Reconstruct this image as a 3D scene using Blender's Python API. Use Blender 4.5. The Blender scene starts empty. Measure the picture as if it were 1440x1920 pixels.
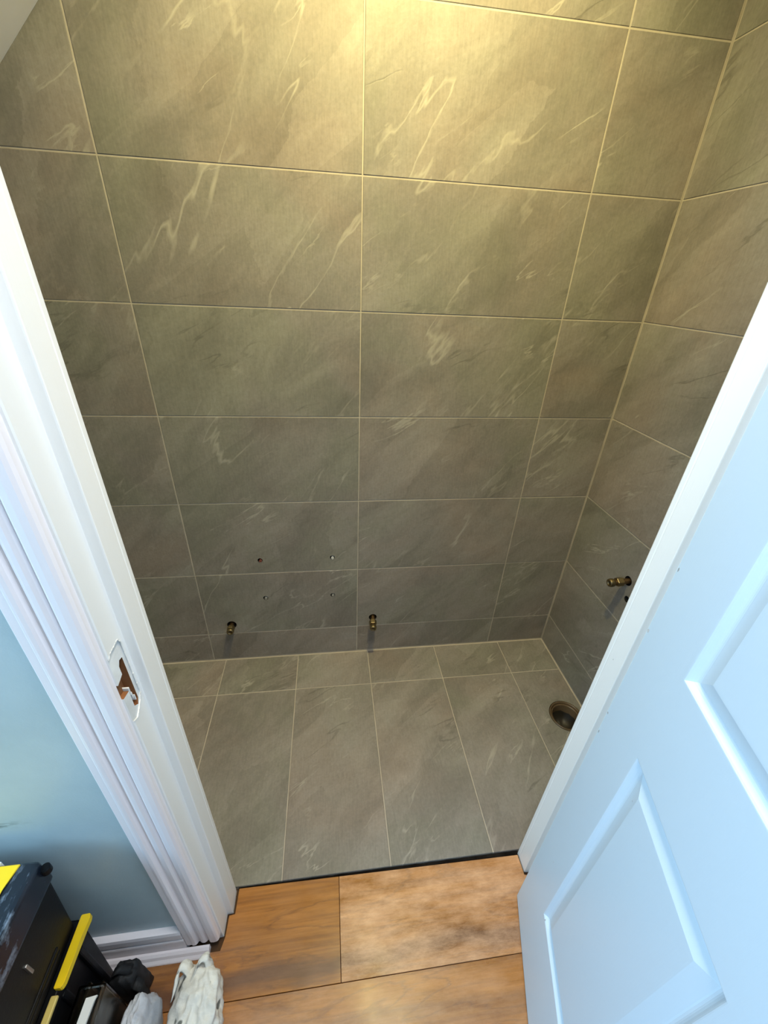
import bpy, bmesh, math, random
from mathutils import Vector, Matrix, noise
random.seed(7)
S = bpy.context.scene
COL = S.collection

# ------------------------------------------------------------------ camera, world, lights, exposure
cam_d = bpy.data.cameras.new('camera')
cam = bpy.data.objects.new('camera', cam_d)
COL.objects.link(cam)
cam_d.sensor_fit = 'HORIZONTAL'
cam_d.sensor_width = 36.0
cam_d.lens = 770.45 / 1440.0 * 36.0
cam_d.clip_start = 0.02
_r = Vector((0.9918, -0.1210, 0.0415))
_f = Vector((0.1257, 0.8609, -0.4929))
_u = Vector((0.0239, 0.4941, 0.8691))
cam.matrix_world = Matrix(((_r.x, _u.x, -_f.x, -0.0937), (_r.y, _u.y, -_f.y, -1.2726),
                           (_r.z, _u.z, -_f.z, 1.4296), (0, 0, 0, 1)))
S.camera = cam

w = bpy.data.worlds.new('World')
S.world = w
w.use_nodes = True
w.node_tree.nodes['Background'].inputs[0].default_value = (0.62, 0.80, 1.0, 1)
w.node_tree.nodes['Background'].inputs[1].default_value = 1.0

S.view_settings.view_transform = 'Standard'
S.view_settings.look = 'None'
S.view_settings.gamma = 1.0
S.view_settings.use_curve_mapping = False
S.view_settings.exposure = 0.0


def area(name, loc, target, sx, sy, power, color, spread=math.pi):
    d = bpy.data.lights.new(name, 'AREA')
    d.shape = 'RECTANGLE'
    d.size, d.size_y = sx, sy
    d.energy = power
    d.color = color
    d.spread = spread
    o = bpy.data.objects.new(name, d)
    COL.objects.link(o)
    o.location = loc
    o.rotation_euler = (Vector(target) - Vector(loc)).to_track_quat('-Z', 'Y').to_euler()
    return o


# daylight falling through the hall window (behind the photographer, on the left)
area('hall_window_daylight', (-2.12, -1.62, 1.70), (0.0, -1.45, 0.75), 1.0, 1.0, 52, (0.43, 0.73, 1.0))
# added overhead fill, unseen, to brighten the left jamb and door mouldings
area('hall_fill_lamp', (0.08, -1.10, 2.37), (0.08, -1.10, 0), 0.34, 0.34, 19, (1.0, 0.97, 0.93))

LAMP = (0.10, -0.60, 2.375)          # the bathroom downlight, close to the back wall

# ------------------------------------------------------------------ helpers
def tag(o, label=None, cat=None, group=None, kind=None):
    if label: o['label'] = label
    if cat: o['category'] = cat
    if group: o['group'] = group
    if kind: o['kind'] = kind
    return o


def link(name, me, mat=None, parent=None, matrix=None):
    o = bpy.data.objects.new(name, me)
    COL.objects.link(o)
    if mat is not None and len(me.materials) == 0:
        me.materials.append(mat)
    if parent is not None:
        o.parent = parent
    if matrix is not None:
        if parent is not None:
            o.matrix_basis = parent.matrix_world.inverted() @ matrix if False else matrix
        else:
            o.matrix_world = matrix
    return o


def obj(name, bm, mat=None, parent=None, loc=None, smooth=False):
    bmesh.ops.recalc_face_normals(bm, faces=bm.faces[:])
    me = bpy.data.meshes.new(name)
    bm.to_mesh(me)
    bm.free()
    if smooth:
        for p in me.polygons:
            p.use_smooth = True
    o = link(name, me, mat, parent)
    if loc is not None:
        o.location = loc
    return o


def empty(name, loc, rz=0):
    o = bpy.data.objects.new(name, None)
    COL.objects.link(o)
    o.location = loc
    o.rotation_euler = (0, 0, rz)
    o.empty_display_size = 0.05
    return o


def add_box(bm, x0, x1, y0, y1, z0, z1, bevel=0, seg=1):
    r = bmesh.ops.create_cube(bm, size=1)
    vs = r['verts']
    for v in vs:
        v.co = Vector((x0 + (v.co.x + .5) * (x1 - x0), y0 + (v.co.y + .5) * (y1 - y0), z0 + (v.co.z + .5) * (z1 - z0)))
    if bevel:
        es = list({e for v in vs for e in v.link_edges})
        bmesh.ops.bevel(bm, geom=es, offset=bevel, segments=seg, profile=0.6, affect='EDGES')
    return bm


def box(x0, x1, y0, y1, z0, z1, bevel=0, seg=1):
    return add_box(bmesh.new(), x0, x1, y0, y1, z0, z1, bevel, seg)


def prism(pts, z0, z1, bm=None):
    bm = bm or bmesh.new()
    a = [bm.verts.new((x, y, z0)) for x, y in pts]
    b = [bm.verts.new((x, y, z1)) for x, y in pts]
    bm.faces.new(a)
    bm.faces.new(b)
    n = len(pts)
    for i in range(n):
        bm.faces.new((a[i], a[(i + 1) % n], b[(i + 1) % n], b[i]))
    return bm


def extrude_profile(pts, axis, a0, a1, bm=None):
    """pts: closed polygon in the plane of the two other axes (order kept), swept along axis from a0 to a1"""
    bm = bm or bmesh.new()
    def P(p, t):
        if axis == 'z': return (p[0], p[1], t)
        if axis == 'x': return (t, p[0], p[1])
        return (p[0], t, p[1])
    a = [bm.verts.new(P(p, a0)) for p in pts]
    b = [bm.verts.new(P(p, a1)) for p in pts]
    bm.faces.new(a)
    bm.faces.new(b)
    n = len(pts)
    for i in range(n):
        bm.faces.new((a[i], a[(i + 1) % n], b[(i + 1) % n], b[i]))
    return bm


def lathe(prof, n=24, bm=None, mtx=None):
    """prof: (radius, height) list, turned about local z"""
    bm = bm or bmesh.new()
    rings = []
    for r, h in prof:
        ring = []
        for i in range(n):
            a = 2 * math.pi * i / n
            co = Vector((r * math.cos(a), r * math.sin(a), h))
            if mtx: co = mtx @ co
            ring.append(bm.verts.new(co))
        rings.append(ring)
    for A, B in zip(rings, rings[1:]):
        for i in range(n):
            bm.faces.new((A[i], A[(i + 1) % n], B[(i + 1) % n], B[i]))
    return bm


def boolean_cut(o, cutters):
    """cut real holes (list of (bmesh, material)) into o, keeping the cutter's material on the cut faces"""
    tmp = []
    for bm, mat in cutters:
        bmesh.ops.recalc_face_normals(bm, faces=bm.faces[:])
        me = bpy.data.meshes.new('cutter')
        bm.to_mesh(me); bm.free()
        me.materials.append(mat)
        c = bpy.data.objects.new('cutter', me)
        COL.objects.link(c)
        c.matrix_world = Matrix.Identity(4)
        m = o.modifiers.new('cut', 'BOOLEAN')
        m.operation = 'DIFFERENCE'
        m.solver = 'EXACT'
        m.object = c
        if hasattr(m, 'material_mode'):
            m.material_mode = 'TRANSFER'
        tmp.append(c)
    bpy.context.view_layer.update()
    dg = bpy.context.evaluated_depsgraph_get()
    me = bpy.data.meshes.new_from_object(o.evaluated_get(dg), preserve_all_data_layers=True, depsgraph=dg)
    o.modifiers.clear()
    o.data = me
    for c in tmp:
        d = c.data
        bpy.data.objects.remove(c)
        bpy.data.meshes.remove(d)


# ------------------------------------------------------------------ materials
class N:
    def __init__(self, name):
        self.m = bpy.data.materials.new(name)
        self.m.use_nodes = True
        self.t = self.m.node_tree
        self.b = self.t.nodes['Principled BSDF']
        self.out = self.t.nodes['Material Output']

    def n(self, kind, **kw):
        nd = self.t.nodes.new(kind)
        for k, v in kw.items():
            if k.startswith('i_'):
                nd.inputs[k[2:].replace('_', ' ')].default_value = v
            else:
                setattr(nd, k, v)
        return nd

    def l(self, a, b):
        self.t.links.new(a, b)

    def math(self, op, a, b=None, c=None, clamp=False):
        nd = self.n('ShaderNodeMath', operation=op, use_clamp=clamp)
        for i, v in enumerate((a, b, c)):
            if v is None: continue
            if isinstance(v, (int, float)): nd.inputs[i].default_value = v
            else: self.l(v, nd.inputs[i])
        return nd.outputs[0]

    def ramp(self, fac, stops):
        nd = self.n('ShaderNodeValToRGB')
        cr = nd.color_ramp
        while len(cr.elements) < len(stops): cr.elements.new(0.5)
        for e, (p, c) in zip(cr.elements, stops):
            e.position = p
            e.color = (*c, 1) if len(c) == 3 else c
        self.l(fac, nd.inputs[0])
        return nd.outputs[0]

    def mix(self, fac, a, b, mode='MIX'):
        nd = self.n('ShaderNodeMix', data_type='RGBA', blend_type=mode)
        if isinstance(fac, (int, float)): nd.inputs[0].default_value = fac
        else: self.l(fac, nd.inputs[0])
        for i, v in ((6, a), (7, b)):
            if isinstance(v, tuple): nd.inputs[i].default_value = (*v, 1) if len(v) == 3 else v
            else: self.l(v, nd.inputs[i])
        return nd.outputs[2]

    def noise(self, vec, scale, detail=4, rough=0.5, dist=0.0):
        nd = self.n('ShaderNodeTexNoise')
        nd.inputs['Scale'].default_value = scale
        nd.inputs['Detail'].default_value = detail
        nd.inputs['Roughness'].default_value = rough
        nd.inputs['Distortion'].default_value = dist
        if vec is not None: self.l(vec, nd.inputs['Vector'])
        return nd.outputs[0]

    def mapping(self, vec, rot=(0, 0, 0), scale=(1, 1, 1), loc=(0, 0, 0)):
        nd = self.n('ShaderNodeMapping')
        nd.inputs['Rotation'].default_value = rot
        nd.inputs['Scale'].default_value = scale
        nd.inputs['Location'].default_value = loc
        self.l(vec, nd.inputs['Vector'])
        return nd.outputs[0]

    def coords(self, rnd=True):
        tc = self.n('ShaderNodeTexCoord')
        v = tc.outputs['Object']
        if rnd:
            oi = self.n('ShaderNodeObjectInfo')
            sc = self.n('ShaderNodeVectorMath', operation='SCALE')
            sc.inputs[0].default_value = (37.0, 61.0, 23.0)
            self.l(oi.outputs['Random'], sc.inputs['Scale'])
            ad = self.n('ShaderNodeVectorMath', operation='ADD')
            self.l(v, ad.inputs[0]); self.l(sc.outputs[0], ad.inputs[1])
            v = ad.outputs[0]
        return v

    def aniso(self, vec, deg, scale, loc=(0, 0, 0)):
        return self.mapping(self.mapping(vec, (0, 0, math.radians(-deg))), (0, 0, 0), scale, loc)

    def bump(self, h, strength=0.2, dist=0.002):
        nd = self.n('ShaderNodeBump')
        nd.inputs['Strength'].default_value = strength
        nd.inputs['Distance'].default_value = dist
        self.l(h, nd.inputs['Height'])
        self.l(nd.outputs[0], self.b.inputs['Normal'])

    def col(self, c):
        if isinstance(c, tuple): self.b.inputs['Base Color'].default_value = (*c, 1)
        else: self.l(c, self.b.inputs['Base Color'])

    def set(self, **kw):
        for k, v in kw.items():
            k = k.replace('_', ' ')
            if isinstance(v, (int, float, tuple)): self.b.inputs[k].default_value = v
            else: self.l(v, self.b.inputs[k])
        return self


def slate():
    k = N('slate_tile')
    v = k.coords()
    big = k.noise(v, 2.2, 5, 0.55, 0.5)
    mid = k.noise(k.aniso(v, 40, (1.7, 3.6, 3)), 2.3, 10, 0.66, 0.5)
    fine = k.noise(v, 130, 4, 0.7)
    weave = k.noise(k.mapping(v, (0, 0, 0), (260, 30, 30)), 1.0, 2, 0.5)
    c1 = k.ramp(mid, [(0.28, (0.188, 0.171, 0.155)), (0.50, (0.240, 0.220, 0.201)), (0.74, (0.298, 0.275, 0.252))])
    # riven facets: slanting shards, each a touch lighter or darker, with frayed edges
    wob = k.noise(v, 9, 6, 0.65)
    wv = k.n('ShaderNodeVectorMath', operation='ADD')
    sc = k.n('ShaderNodeVectorMath', operation='SCALE'); sc.inputs[0].default_value = (0.16, 0.10, 0.0)
    k.l(wob, sc.inputs['Scale'])
    k.l(v, wv.inputs[0]); k.l(sc.outputs[0], wv.inputs[1])
    vor = k.n('ShaderNodeTexVoronoi', feature='F1')
    vor.inputs['Scale'].default_value = 3.0
    k.l(k.aniso(wv.outputs[0], 52, (0.75, 2.6, 1.0)), vor.inputs['Vector'])
    sx = k.n('ShaderNodeSeparateColor'); k.l(vor.outputs['Color'], sx.inputs[0])
    facet = k.ramp(sx.outputs[0], [(0.0, (0.90, 0.90, 0.89)), (1.0, (1.08, 1.08, 1.08))])
    c = k.mix(1.0, c1, facet, 'MULTIPLY')
    tint = k.ramp(big, [(0.36, (0.93, 0.98, 0.92)), (0.50, (1, 1, 1)), (0.64, (1.06, 0.995, 0.97))])
    c = k.mix(1.0, c, tint, 'MULTIPLY')
    grain = k.ramp(k.math('ADD', k.math('MULTIPLY', fine, 0.6), k.math('MULTIPLY', weave, 0.4)), [(0.3, (0.84, 0.84, 0.84)), (0.7, (1.14, 1.14, 1.14))])
    c = k.mix(1.0, c, grain, 'MULTIPLY')
    # pale, broken, slanting veins: thin contour lines of a strongly stretched noise
    def lines(rot, sc_, scale, lvl, w_, loc, mscale, m0, m1, det=5):
        nv = k.noise(k.aniso(v, rot, sc_, loc), scale, det, 0.52, 0.25)
        ln = k.math('ABSOLUTE', k.math('SUBTRACT', nv, lvl))
        a_ = k.ramp(ln, [(0.0, (1, 1, 1)), (w_ * 0.4, (0.8, 0.8, 0.8)), (w_, (0, 0, 0))])
        b_ = k.ramp(k.noise(v, mscale, 4, 0.6), [(m0, (0, 0, 0)), (m1, (1, 1, 1))])
        return k.math('MULTIPLY', a_, b_)
    vein = k.math('MAXIMUM', lines(54, (0.42, 1.8, 1.0), 2.1, 0.50, 0.0065, (0, 0, 0), 3.3, 0.48, 0.60),
                  lines(33, (0.55, 2.6, 1.0), 2.6, 0.47, 0.0070, (4.2, 1.7, 0), 5.1, 0.53, 0.63, 7))
    c = k.mix(k.math('MULTIPLY', vein, 0.55), c, (0.47, 0.44, 0.385))
    dark = lines(25, (0.6, 3.0, 1.0), 2.3, 0.52, 0.010, (9.1, 3.7, 0), 4.1, 0.54, 0.64, 8)
    c = k.mix(k.math('MULTIPLY', dark, 0.5), c, (0.10, 0.092, 0.08))
    k.col(c)
    h = k.math('ADD', k.math('MULTIPLY', mid, 0.9), k.math('MULTIPLY', fine, 0.14))
    h = k.math('ADD', h, k.math('MULTIPLY', vein, 0.15))
    h = k.math('SUBTRACT', h, k.math('MULTIPLY', dark, 0.2))
    h = k.math('ADD', h, k.math('MULTIPLY', sx.outputs[0], 0.10))
    k.bump(h, 0.34, 0.0035)
    k.set(Roughness=0.50, Specular_IOR_Level=0.36)
    return k.m


def plain(name, c, rough=0.5, metal=0.0, spec=0.5, var=0.06, bump=0.0, scale=60.0, coat=0.0):
    k = N(name)
    v = k.coords()
    n1 = k.noise(v, scale * 0.12, 4, 0.55)
    g = k.ramp(n1, [(0.3, (1 - var,) * 3), (0.7, (1 + var,) * 3)])
    k.col(k.mix(1.0, c, g, 'MULTIPLY'))
    if bump:
        k.bump(k.noise(v, scale, 4, 0.6), bump, 0.001)
    k.set(Roughness=rough, Metallic=metal, Specular_IOR_Level=spec, Coat_Weight=coat)
    return k.m


def gloss_paint(name, c, rough=0.32, brush=(1, 1, 0.05)):
    """white brushed gloss with brush marks and a few small chips"""
    k = N(name)
    v = k.coords(False)
    brushed = k.noise(k.mapping(v, (0, 0, 0), brush), 260, 4, 0.6)
    spots = k.noise(v, 33, 3, 0.5)
    chip = k.ramp(spots, [(0.80, (0, 0, 0)), (0.815, (1, 1, 1))])
    k.col(k.mix(chip, c, (0.28, 0.26, 0.24)))
    k.bump(k.math('ADD', brushed, k.noise(v, 14, 3)), 0.10, 0.0012)
    k.set(Roughness=rough, Specular_IOR_Level=0.4)
    return k.m


def wall_paint():
    k = N('duck_egg_wall_paint')
    v = k.coords(False)
    pat = k.noise(v, 5.5, 5, 0.6)
    c = k.ramp(pat, [(0.3, (0.43, 0.54, 0.57)), (0.7, (0.51, 0.62, 0.65))])
    # a short scuff where the paint is chipped off above the toolbox
    mp = k.mapping(v, (0, math.radians(-9), 0), (1, 1, 1))
    sc = k.noise(k.mapping(v, (0, math.radians(8), 0), (1.0, 1.0, 5.0)), 26, 4, 0.6)
    sep = k.n('ShaderNodeSeparateXYZ'); k.l(v, sep.inputs[0])
    zz = k.math('SUBTRACT', 1, k.math('MULTIPLY', k.math('ABSOLUTE', k.math('SUBTRACT', sep.outputs[2], 0.613)), 70), clamp=True)
    xx = k.math('SUBTRACT', 1.25, k.math('MULTIPLY', k.math('ABSOLUTE', k.math('SUBTRACT', sep.outputs[0], -0.70)), 12), clamp=True)
    m = k.math('MULTIPLY', zz, xx)
    m = k.math('MULTIPLY', m, k.ramp(sc, [(0.50, (0, 0, 0)), (0.56, (1, 1, 1))]))
    c = k.mix(m, c, (0.07, 0.12, 0.14))
    k.col(c)
    k.bump(k.noise(v, 240, 4, 0.6), 0.25, 0.001)
    k.set(Roughness=0.42, Specular_IOR_Level=0.35)
    return k.m


def laminate(name, streak, depth, dust_sheen_amt=0.30):
    """orange-brown laminate; a dark knotty figure wanders along the board at local y = streak"""
    k = N(name)
    v0 = k.coords(False)
    v = k.coords(True)
    sep = k.n('ShaderNodeSeparateXYZ'); k.l(v0, sep.inputs[0])
    g = k.noise(k.mapping(v, (0, 0, 0), (1.0, 13, 1)), 3.0, 9, 0.64, 0.9)
    c = k.ramp(g, [(0.28, (0.155, 0.048, 0.007)), (0.44, (0.29, 0.105, 0.013)), (0.60, (0.37, 0.140, 0.020)), (0.78, (0.45, 0.195, 0.040))])
    gl = k.noise(k.mapping(v, (0, 0, 0), (1.6, 70, 1)), 2.2, 5, 0.6, 0.3)
    c = k.mix(1.0, c, k.ramp(gl, [(0.36, (0.80, 0.76, 0.72)), (0.56, (1.06, 1.06, 1.06))]), 'MULTIPLY')
    cr = k.math('ABSOLUTE', k.math('SUBTRACT', k.noise(k.mapping(v, (0, 0, 0), (0.9, 7, 1), (3, 1, 0)), 2.0, 6, 0.55, 0.6), 0.5))
    c = k.mix(k.math('MULTIPLY', k.ramp(cr, [(0.0, (1, 1, 1)), (0.02, (0, 0, 0))]), 0.55), c, (0.12, 0.040, 0.012))
    wav = k.noise(k.mapping(v, (0, 0, 0), (1, 0.6, 1)), 4.5, 3, 0.5)
    y = k.math('ADD', sep.outputs[1], k.math('MULTIPLY', k.math('SUBTRACT', wav, 0.5), 0.07))
    d = k.math('ABSOLUTE', k.math('SUBTRACT', y, streak))
    th = k.noise(k.mapping(v, (0, 0, 0), (1, 0.3, 1), (5, 2, 1)), 5.0, 2)
    band = k.math('SUBTRACT', 1, k.math('DIVIDE', d, k.math('ADD', 0.006, k.math('MULTIPLY', th, 0.040))), clamp=True)
    fib = k.noise(k.mapping(v, (0, 0, 0), (2, 45, 1)), 5, 4, 0.6)
    band = k.math('MULTIPLY', k.math('MULTIPLY', band, 1.6), k.math('ADD', 0.35, fib), clamp=True)
    c = k.mix(k.math('MULTIPLY', band, depth), c, (0.10, 0.036, 0.016))
    # dusty plaster trodden in; the pinkish haze also paints the white door's reflection
    dust_sheen = k.ramp(k.noise(k.mapping(v0, (0, 0, 0), (0.7, 2.2, 1)), 6, 10, 0.74), [(0.36, (0, 0, 0)), (0.70, (1, 1, 1))])
    c = k.mix(k.math('MULTIPLY', dust_sheen, dust_sheen_amt), c, (0.92, 0.56, 0.34))
    speck = k.ramp(k.noise(v0, 95, 2, 0.5), [(0.775, (0, 0, 0)), (0.80, (1, 1, 1))])
    c = k.mix(k.math('MULTIPLY', speck, 0.7), c, (0.80, 0.66, 0.48))
    k.col(c)
    k.bump(fib, 0.08, 0.001)
    k.set(Roughness=k.ramp(k.noise(v0, 7, 4), [(0.3, (0.24,) * 3), (0.7, (0.42,) * 3)]), Specular_IOR_Level=0.5)
    return k.m


M_SLATE = slate()
M_GROUT = plain('pale_grout', (0.46, 0.41, 0.345), 0.85, var=0.12, bump=0.3, scale=200)
M_FRAME = gloss_paint('white_frame_paint', (0.88, 0.86, 0.83), 0.40)
M_CASING = gloss_paint('white_casing_paint', (0.90, 0.84, 0.86), 0.30)
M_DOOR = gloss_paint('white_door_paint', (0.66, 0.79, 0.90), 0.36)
M_RAW = plain('raw_softwood', (0.27, 0.105, 0.035), 0.7, var=0.3, bump=0.4, scale=90)
M_CHIP = plain('chipped_paint', (0.74, 0.74, 0.73), 0.6, var=0.18, bump=0.6, scale=150)
M_WALL = wall_paint()
M_PLASTER = plain('white_plaster', (0.88, 0.85, 0.82), 0.8, var=0.03, bump=0.15, scale=120)
M_HALLWHITE = plain('hall_emulsion', (0.70, 0.72, 0.72), 0.8, var=0.03)
M_SUB = plain('dark_subfloor', (0.075, 0.036, 0.015), 0.9, var=0.3, bump=0.5, scale=80)
M_GAP = plain('dark_tile_adhesive', (0.014, 0.011, 0.009), 0.95, spec=0.05, var=0.6, bump=0.9, scale=160)
M_WOOD = [laminate('orange_laminate', -0.070, 0.95, 0.12), laminate('orange_laminate_knotty', -0.058, 0.85, 0.74),  # knotty board's strong haze paints in the door's reflection
          laminate('orange_laminate_plain', 0.03, 0.4)]
M_COPPER = plain('aged_copper', (0.22, 0.14, 0.075), 0.46, 1.0, var=0.35, bump=0.3, scale=140)
M_BRASS = plain('dull_brass', (0.23, 0.18, 0.10), 0.48, 1.0, var=0.3, bump=0.3, scale=140)
M_DARK = plain('hole_darkness', (0.012, 0.011, 0.010), 0.95, var=0.3)
M_PIPE = plain('brown_waste_pipe', (0.10, 0.065, 0.035), 0.35, var=0.4, bump=0.3, scale=60)
M_PIPEIN = plain('pipe_inside', (0.02, 0.016, 0.012), 0.5, var=0.4)
M_PLUGR = plain('brown_plastic', (0.22, 0.06, 0.04), 0.5)
M_PLUGW = plain('white_plastic', (0.75, 0.75, 0.73), 0.4)
M_PLUGG = plain('grey_plastic', (0.36, 0.35, 0.33), 0.5)
M_BLACK = plain('black_plastic', (0.0045, 0.0048, 0.006), 0.42, spec=0.14, var=0.3, bump=0.2, scale=220)
def glint_lid():
    k = N('black_lid_painted_glint')
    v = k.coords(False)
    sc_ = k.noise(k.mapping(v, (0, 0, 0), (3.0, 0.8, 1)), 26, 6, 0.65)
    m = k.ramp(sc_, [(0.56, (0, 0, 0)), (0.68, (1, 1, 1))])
    k.col(k.mix(k.math('MULTIPLY', m, 0.55), (0.008, 0.012, 0.020), (0.30, 0.36, 0.44)))  # pale blue streaks paint in the rim's glossy highlight
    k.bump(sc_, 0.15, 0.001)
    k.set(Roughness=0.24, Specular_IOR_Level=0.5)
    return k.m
M_GLOSSB = glint_lid()
M_SATIN = plain('black_fabric', (0.010, 0.010, 0.011), 0.70, var=0.3, bump=0.5, scale=300)
M_YELLOW = plain('yellow_plastic', (0.90, 0.60, 0.008), 0.38, var=0.05)
M_PALEY = plain('faded_yellow_edge', (0.62, 0.47, 0.13), 0.45, var=0.15)
M_STEEL = plain('scuffed_steel', (0.45, 0.45, 0.45), 0.35, 1.0, var=0.2)

# ------------------------------------------------------------------ dimensions (metres; bathroom floor at z = 0, back wall at y = 0)
X_R = 0.863            # right bathroom wall
X_L = -1.20            # left bathroom wall
Y_IN = -0.775          # bathroom side of the partition
Y_HALL = -0.866        # hall side of the partition
Z_W = -0.0045           # top of the laminate
CEIL = 2.40
ROWS = [-0.151, 0.149, 0.449, 0.7485, 1.0475, 1.347, 1.6465, 1.946, 2.245, 2.405]   # bed joints
J = 0.0032             # joint width
T = 0.008              # tile thickness

# ------------------------------------------------------------------ tiles
_tile_cache = {}
def tile_mesh(w_, h_):
    key = (round(w_, 4), round(h_, 4))
    if key in _tile_cache: return _tile_cache[key]
    bm = bmesh.new()
    b = 0.0011
    rings = [(0, -T), (0, -b), (b, 0)]
    vr = []
    for ins, z in rings:
        x, y = w_ / 2 - ins, h_ / 2 - ins
        vr.append([bm.verts.new(p) for p in ((-x, -y, z), (x, -y, z), (x, y, z), (-x, y, z))])
    for A, B in zip(vr, vr[1:]):
        for i in range(4):
            bm.faces.new((A[i], A[(i + 1) % 4], B[(i + 1) % 4], B[i]))
    bm.faces.new(vr[-1])
    bm.faces.new(vr[0][::-1])
    me = bpy.data.meshes.new('tile')
    bm.to_mesh(me); bm.free()
    me.materials.append(M_SLATE)
    _tile_cache[key] = me
    return me


def lay(parent, cuts_u, cuts_v, frame, uneven=0.0004):
    """tiles between successive joints; frame(u, v) -> matrix of a tile centred there"""
    out = {}
    for i, (u0, u1) in enumerate(zip(cuts_u, cuts_u[1:])):
        for j, (v0, v1) in enumerate(zip(cuts_v, cuts_v[1:])):
            me = tile_mesh(u1 - u0 - J, v1 - v0 - J)
            o = bpy.data.objects.new('tile', me)
            COL.objects.link(o)
            o.parent = parent
            m = frame((u0 + u1) / 2, (v0 + v1) / 2) @ Matrix.Translation((0, 0, random.uniform(-uneven, uneven)))
            m = m @ Matrix.Rotation(random.uniform(-.0006, .0006), 4, 'X') @ Matrix.Rotation(random.uniform(-.0005, .0005), 4, 'Y')
            o.matrix_world = m
            out[(i, j)] = o
    return out


# back wall
wall_back = tag(obj('wall_back', box(X_L - 0.1, X_R + 0.1, 0.0014, 0.12, -0.15, 2.5), M_GROUT),
                'grey slate-look tiled wall straight ahead with pale grout, pipes and drill holes', 'wall', kind='structure')
rows_b = [0.004] + ROWS[1:]
cols_b = [X_L, -0.6, 0.0, 0.6, X_R - 0.002]
tb = lay(wall_back, cols_b, rows_b, lambda u, v: Matrix.Translation((u, 0, v)) @ Matrix.Rotation(math.pi / 2, 4, 'X'))
# right wall
wall_right = tag(obj('wall_right', box(X_R + 0.0014, X_R + 0.12, Y_IN - 0.09, 0.0, -0.15, 2.5), M_GROUT),
                 'grey slate-look tiled wall on the right with a copper stub', 'wall', kind='structure')
cols_r = [Y_IN, -0.6, -0.002]
mr = Matrix(((0, 0, -1, 0), (-1, 0, 0, 0), (0, 1, 0, 0), (0, 0, 0, 1)))
tr = lay(wall_right, cols_r, rows_b, lambda u, v: Matrix.Translation((X_R, u, v)) @ mr)
# floor
floor = tag(obj('floor', box(X_L - 0.1, X_R + 0.1, Y_IN + 0.002, 0.10, -0.16, -0.0014), M_GROUT),
            'tiled bathroom floor of long grey slate-look tiles behind the doorway', 'floor', kind='structure')
cols_f = [X_L, -1.151, -0.8515, -0.552, -0.2525, 0.047, 0.3465, 0.646, X_R - 0.003]
tf = lay(floor, cols_f, [Y_IN, -0.173, -0.003], lambda u, v: Matrix.Translation((u, v, 0)))
# walls and ceiling of the cloakroom out of the picture
tag(obj('wall_left', box(X_L - 0.1, X_L, Y_IN - 0.09, 0.0, -0.15, 2.5), M_HALLWHITE),
    'plain white cloakroom wall left of the doorway, hidden by the frame', 'wall', kind='structure')
tag(obj('ceiling', box(X_L - 0.1, X_R + 0.1, Y_IN - 0.0, 0.1, CEIL, CEIL + 0.1), M_PLASTER),
    'white plaster cloakroom ceiling above the tiled walls', 'ceiling', kind='structure')
# sloping underside of the stairs, cuts off the back wall's upper left corner
sl = Vector((0.105, 0.098)).normalized()
nrm = Vector((-sl.y, sl.x))
p0 = Vector((-0.641, 1.877))
a = p0 + sl * ((CEIL + 0.02 - p0.y) / sl.y)
b = p0 - sl * ((p0.x - X_L + 0.02) / sl.x)
c_ = b + nrm * 0.06
d_ = a + nrm * 0.06
tag(obj('ceiling', extrude_profile([(a.x, a.y), (b.x, b.y), (c_.x, c_.y), (d_.x, d_.y)], 'y', Y_IN, -0.0005), M_PLASTER),
    'sloping white plaster soffit in the top left corner', 'ceiling', kind='structure')

# ------------------------------------------------------------------ hall shell
tag(obj('floor', box(-2.2, 1.5, -3.6, Y_IN + 0.002, -0.16, -0.0175), M_SUB),
    'hall floor of orange-brown wood laminate boards in front of the doorway', 'floor', kind='structure')
floor_hall = bpy.data.objects['floor.001']
OX0, OX1, OZ = -0.412, 0.462, 2.03      # rough opening in the partition
bm = box(-2.2, OX0, Y_HALL, Y_IN, -0.16, 2.5)
add_box(bm, OX1, 1.5, Y_HALL, Y_IN, -0.16, 2.5)
add_box(bm, OX0, OX1, Y_HALL, Y_IN, OZ, 2.5)
tag(obj('wall_front', bm, M_WALL), 'duck-egg blue painted hall wall left of the white door frame', 'wall', kind='structure')
bm = box(-2.3, -2.2, -3.6, -0.7, -0.16, 0.85)
add_box(bm, -2.3, -2.2, -3.6, -0.7, 2.3, 2.5)
add_box(bm, -2.3, -2.2, -3.6, -2.2, 0.85, 2.3)
add_box(bm, -2.3, -2.2, -1.04, -0.7, 0.85, 2.3)
tag(obj('wall_side', bm, M_HALLWHITE), 'white hall wall with a window, left of the photographer', 'wall', kind='structure')
tag(obj('wall_rear', box(-2.3, 1.5, -3.7, -3.6, -0.16, 2.5), M_HALLWHITE), 'white hall wall behind the photographer', 'wall', kind='structure')
tag(obj('wall_end', box(1.5, 1.6, -3.7, -0.7, -0.16, 2.5), M_HALLWHITE), 'white hall wall behind the open door', 'wall', kind='structure')
tag(obj('ceiling', box(-2.3, 1.6, -3.7, Y_IN, 2.40, 2.5), M_HALLWHITE), 'white hall ceiling above the photographer', 'ceiling', kind='structure')

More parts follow.
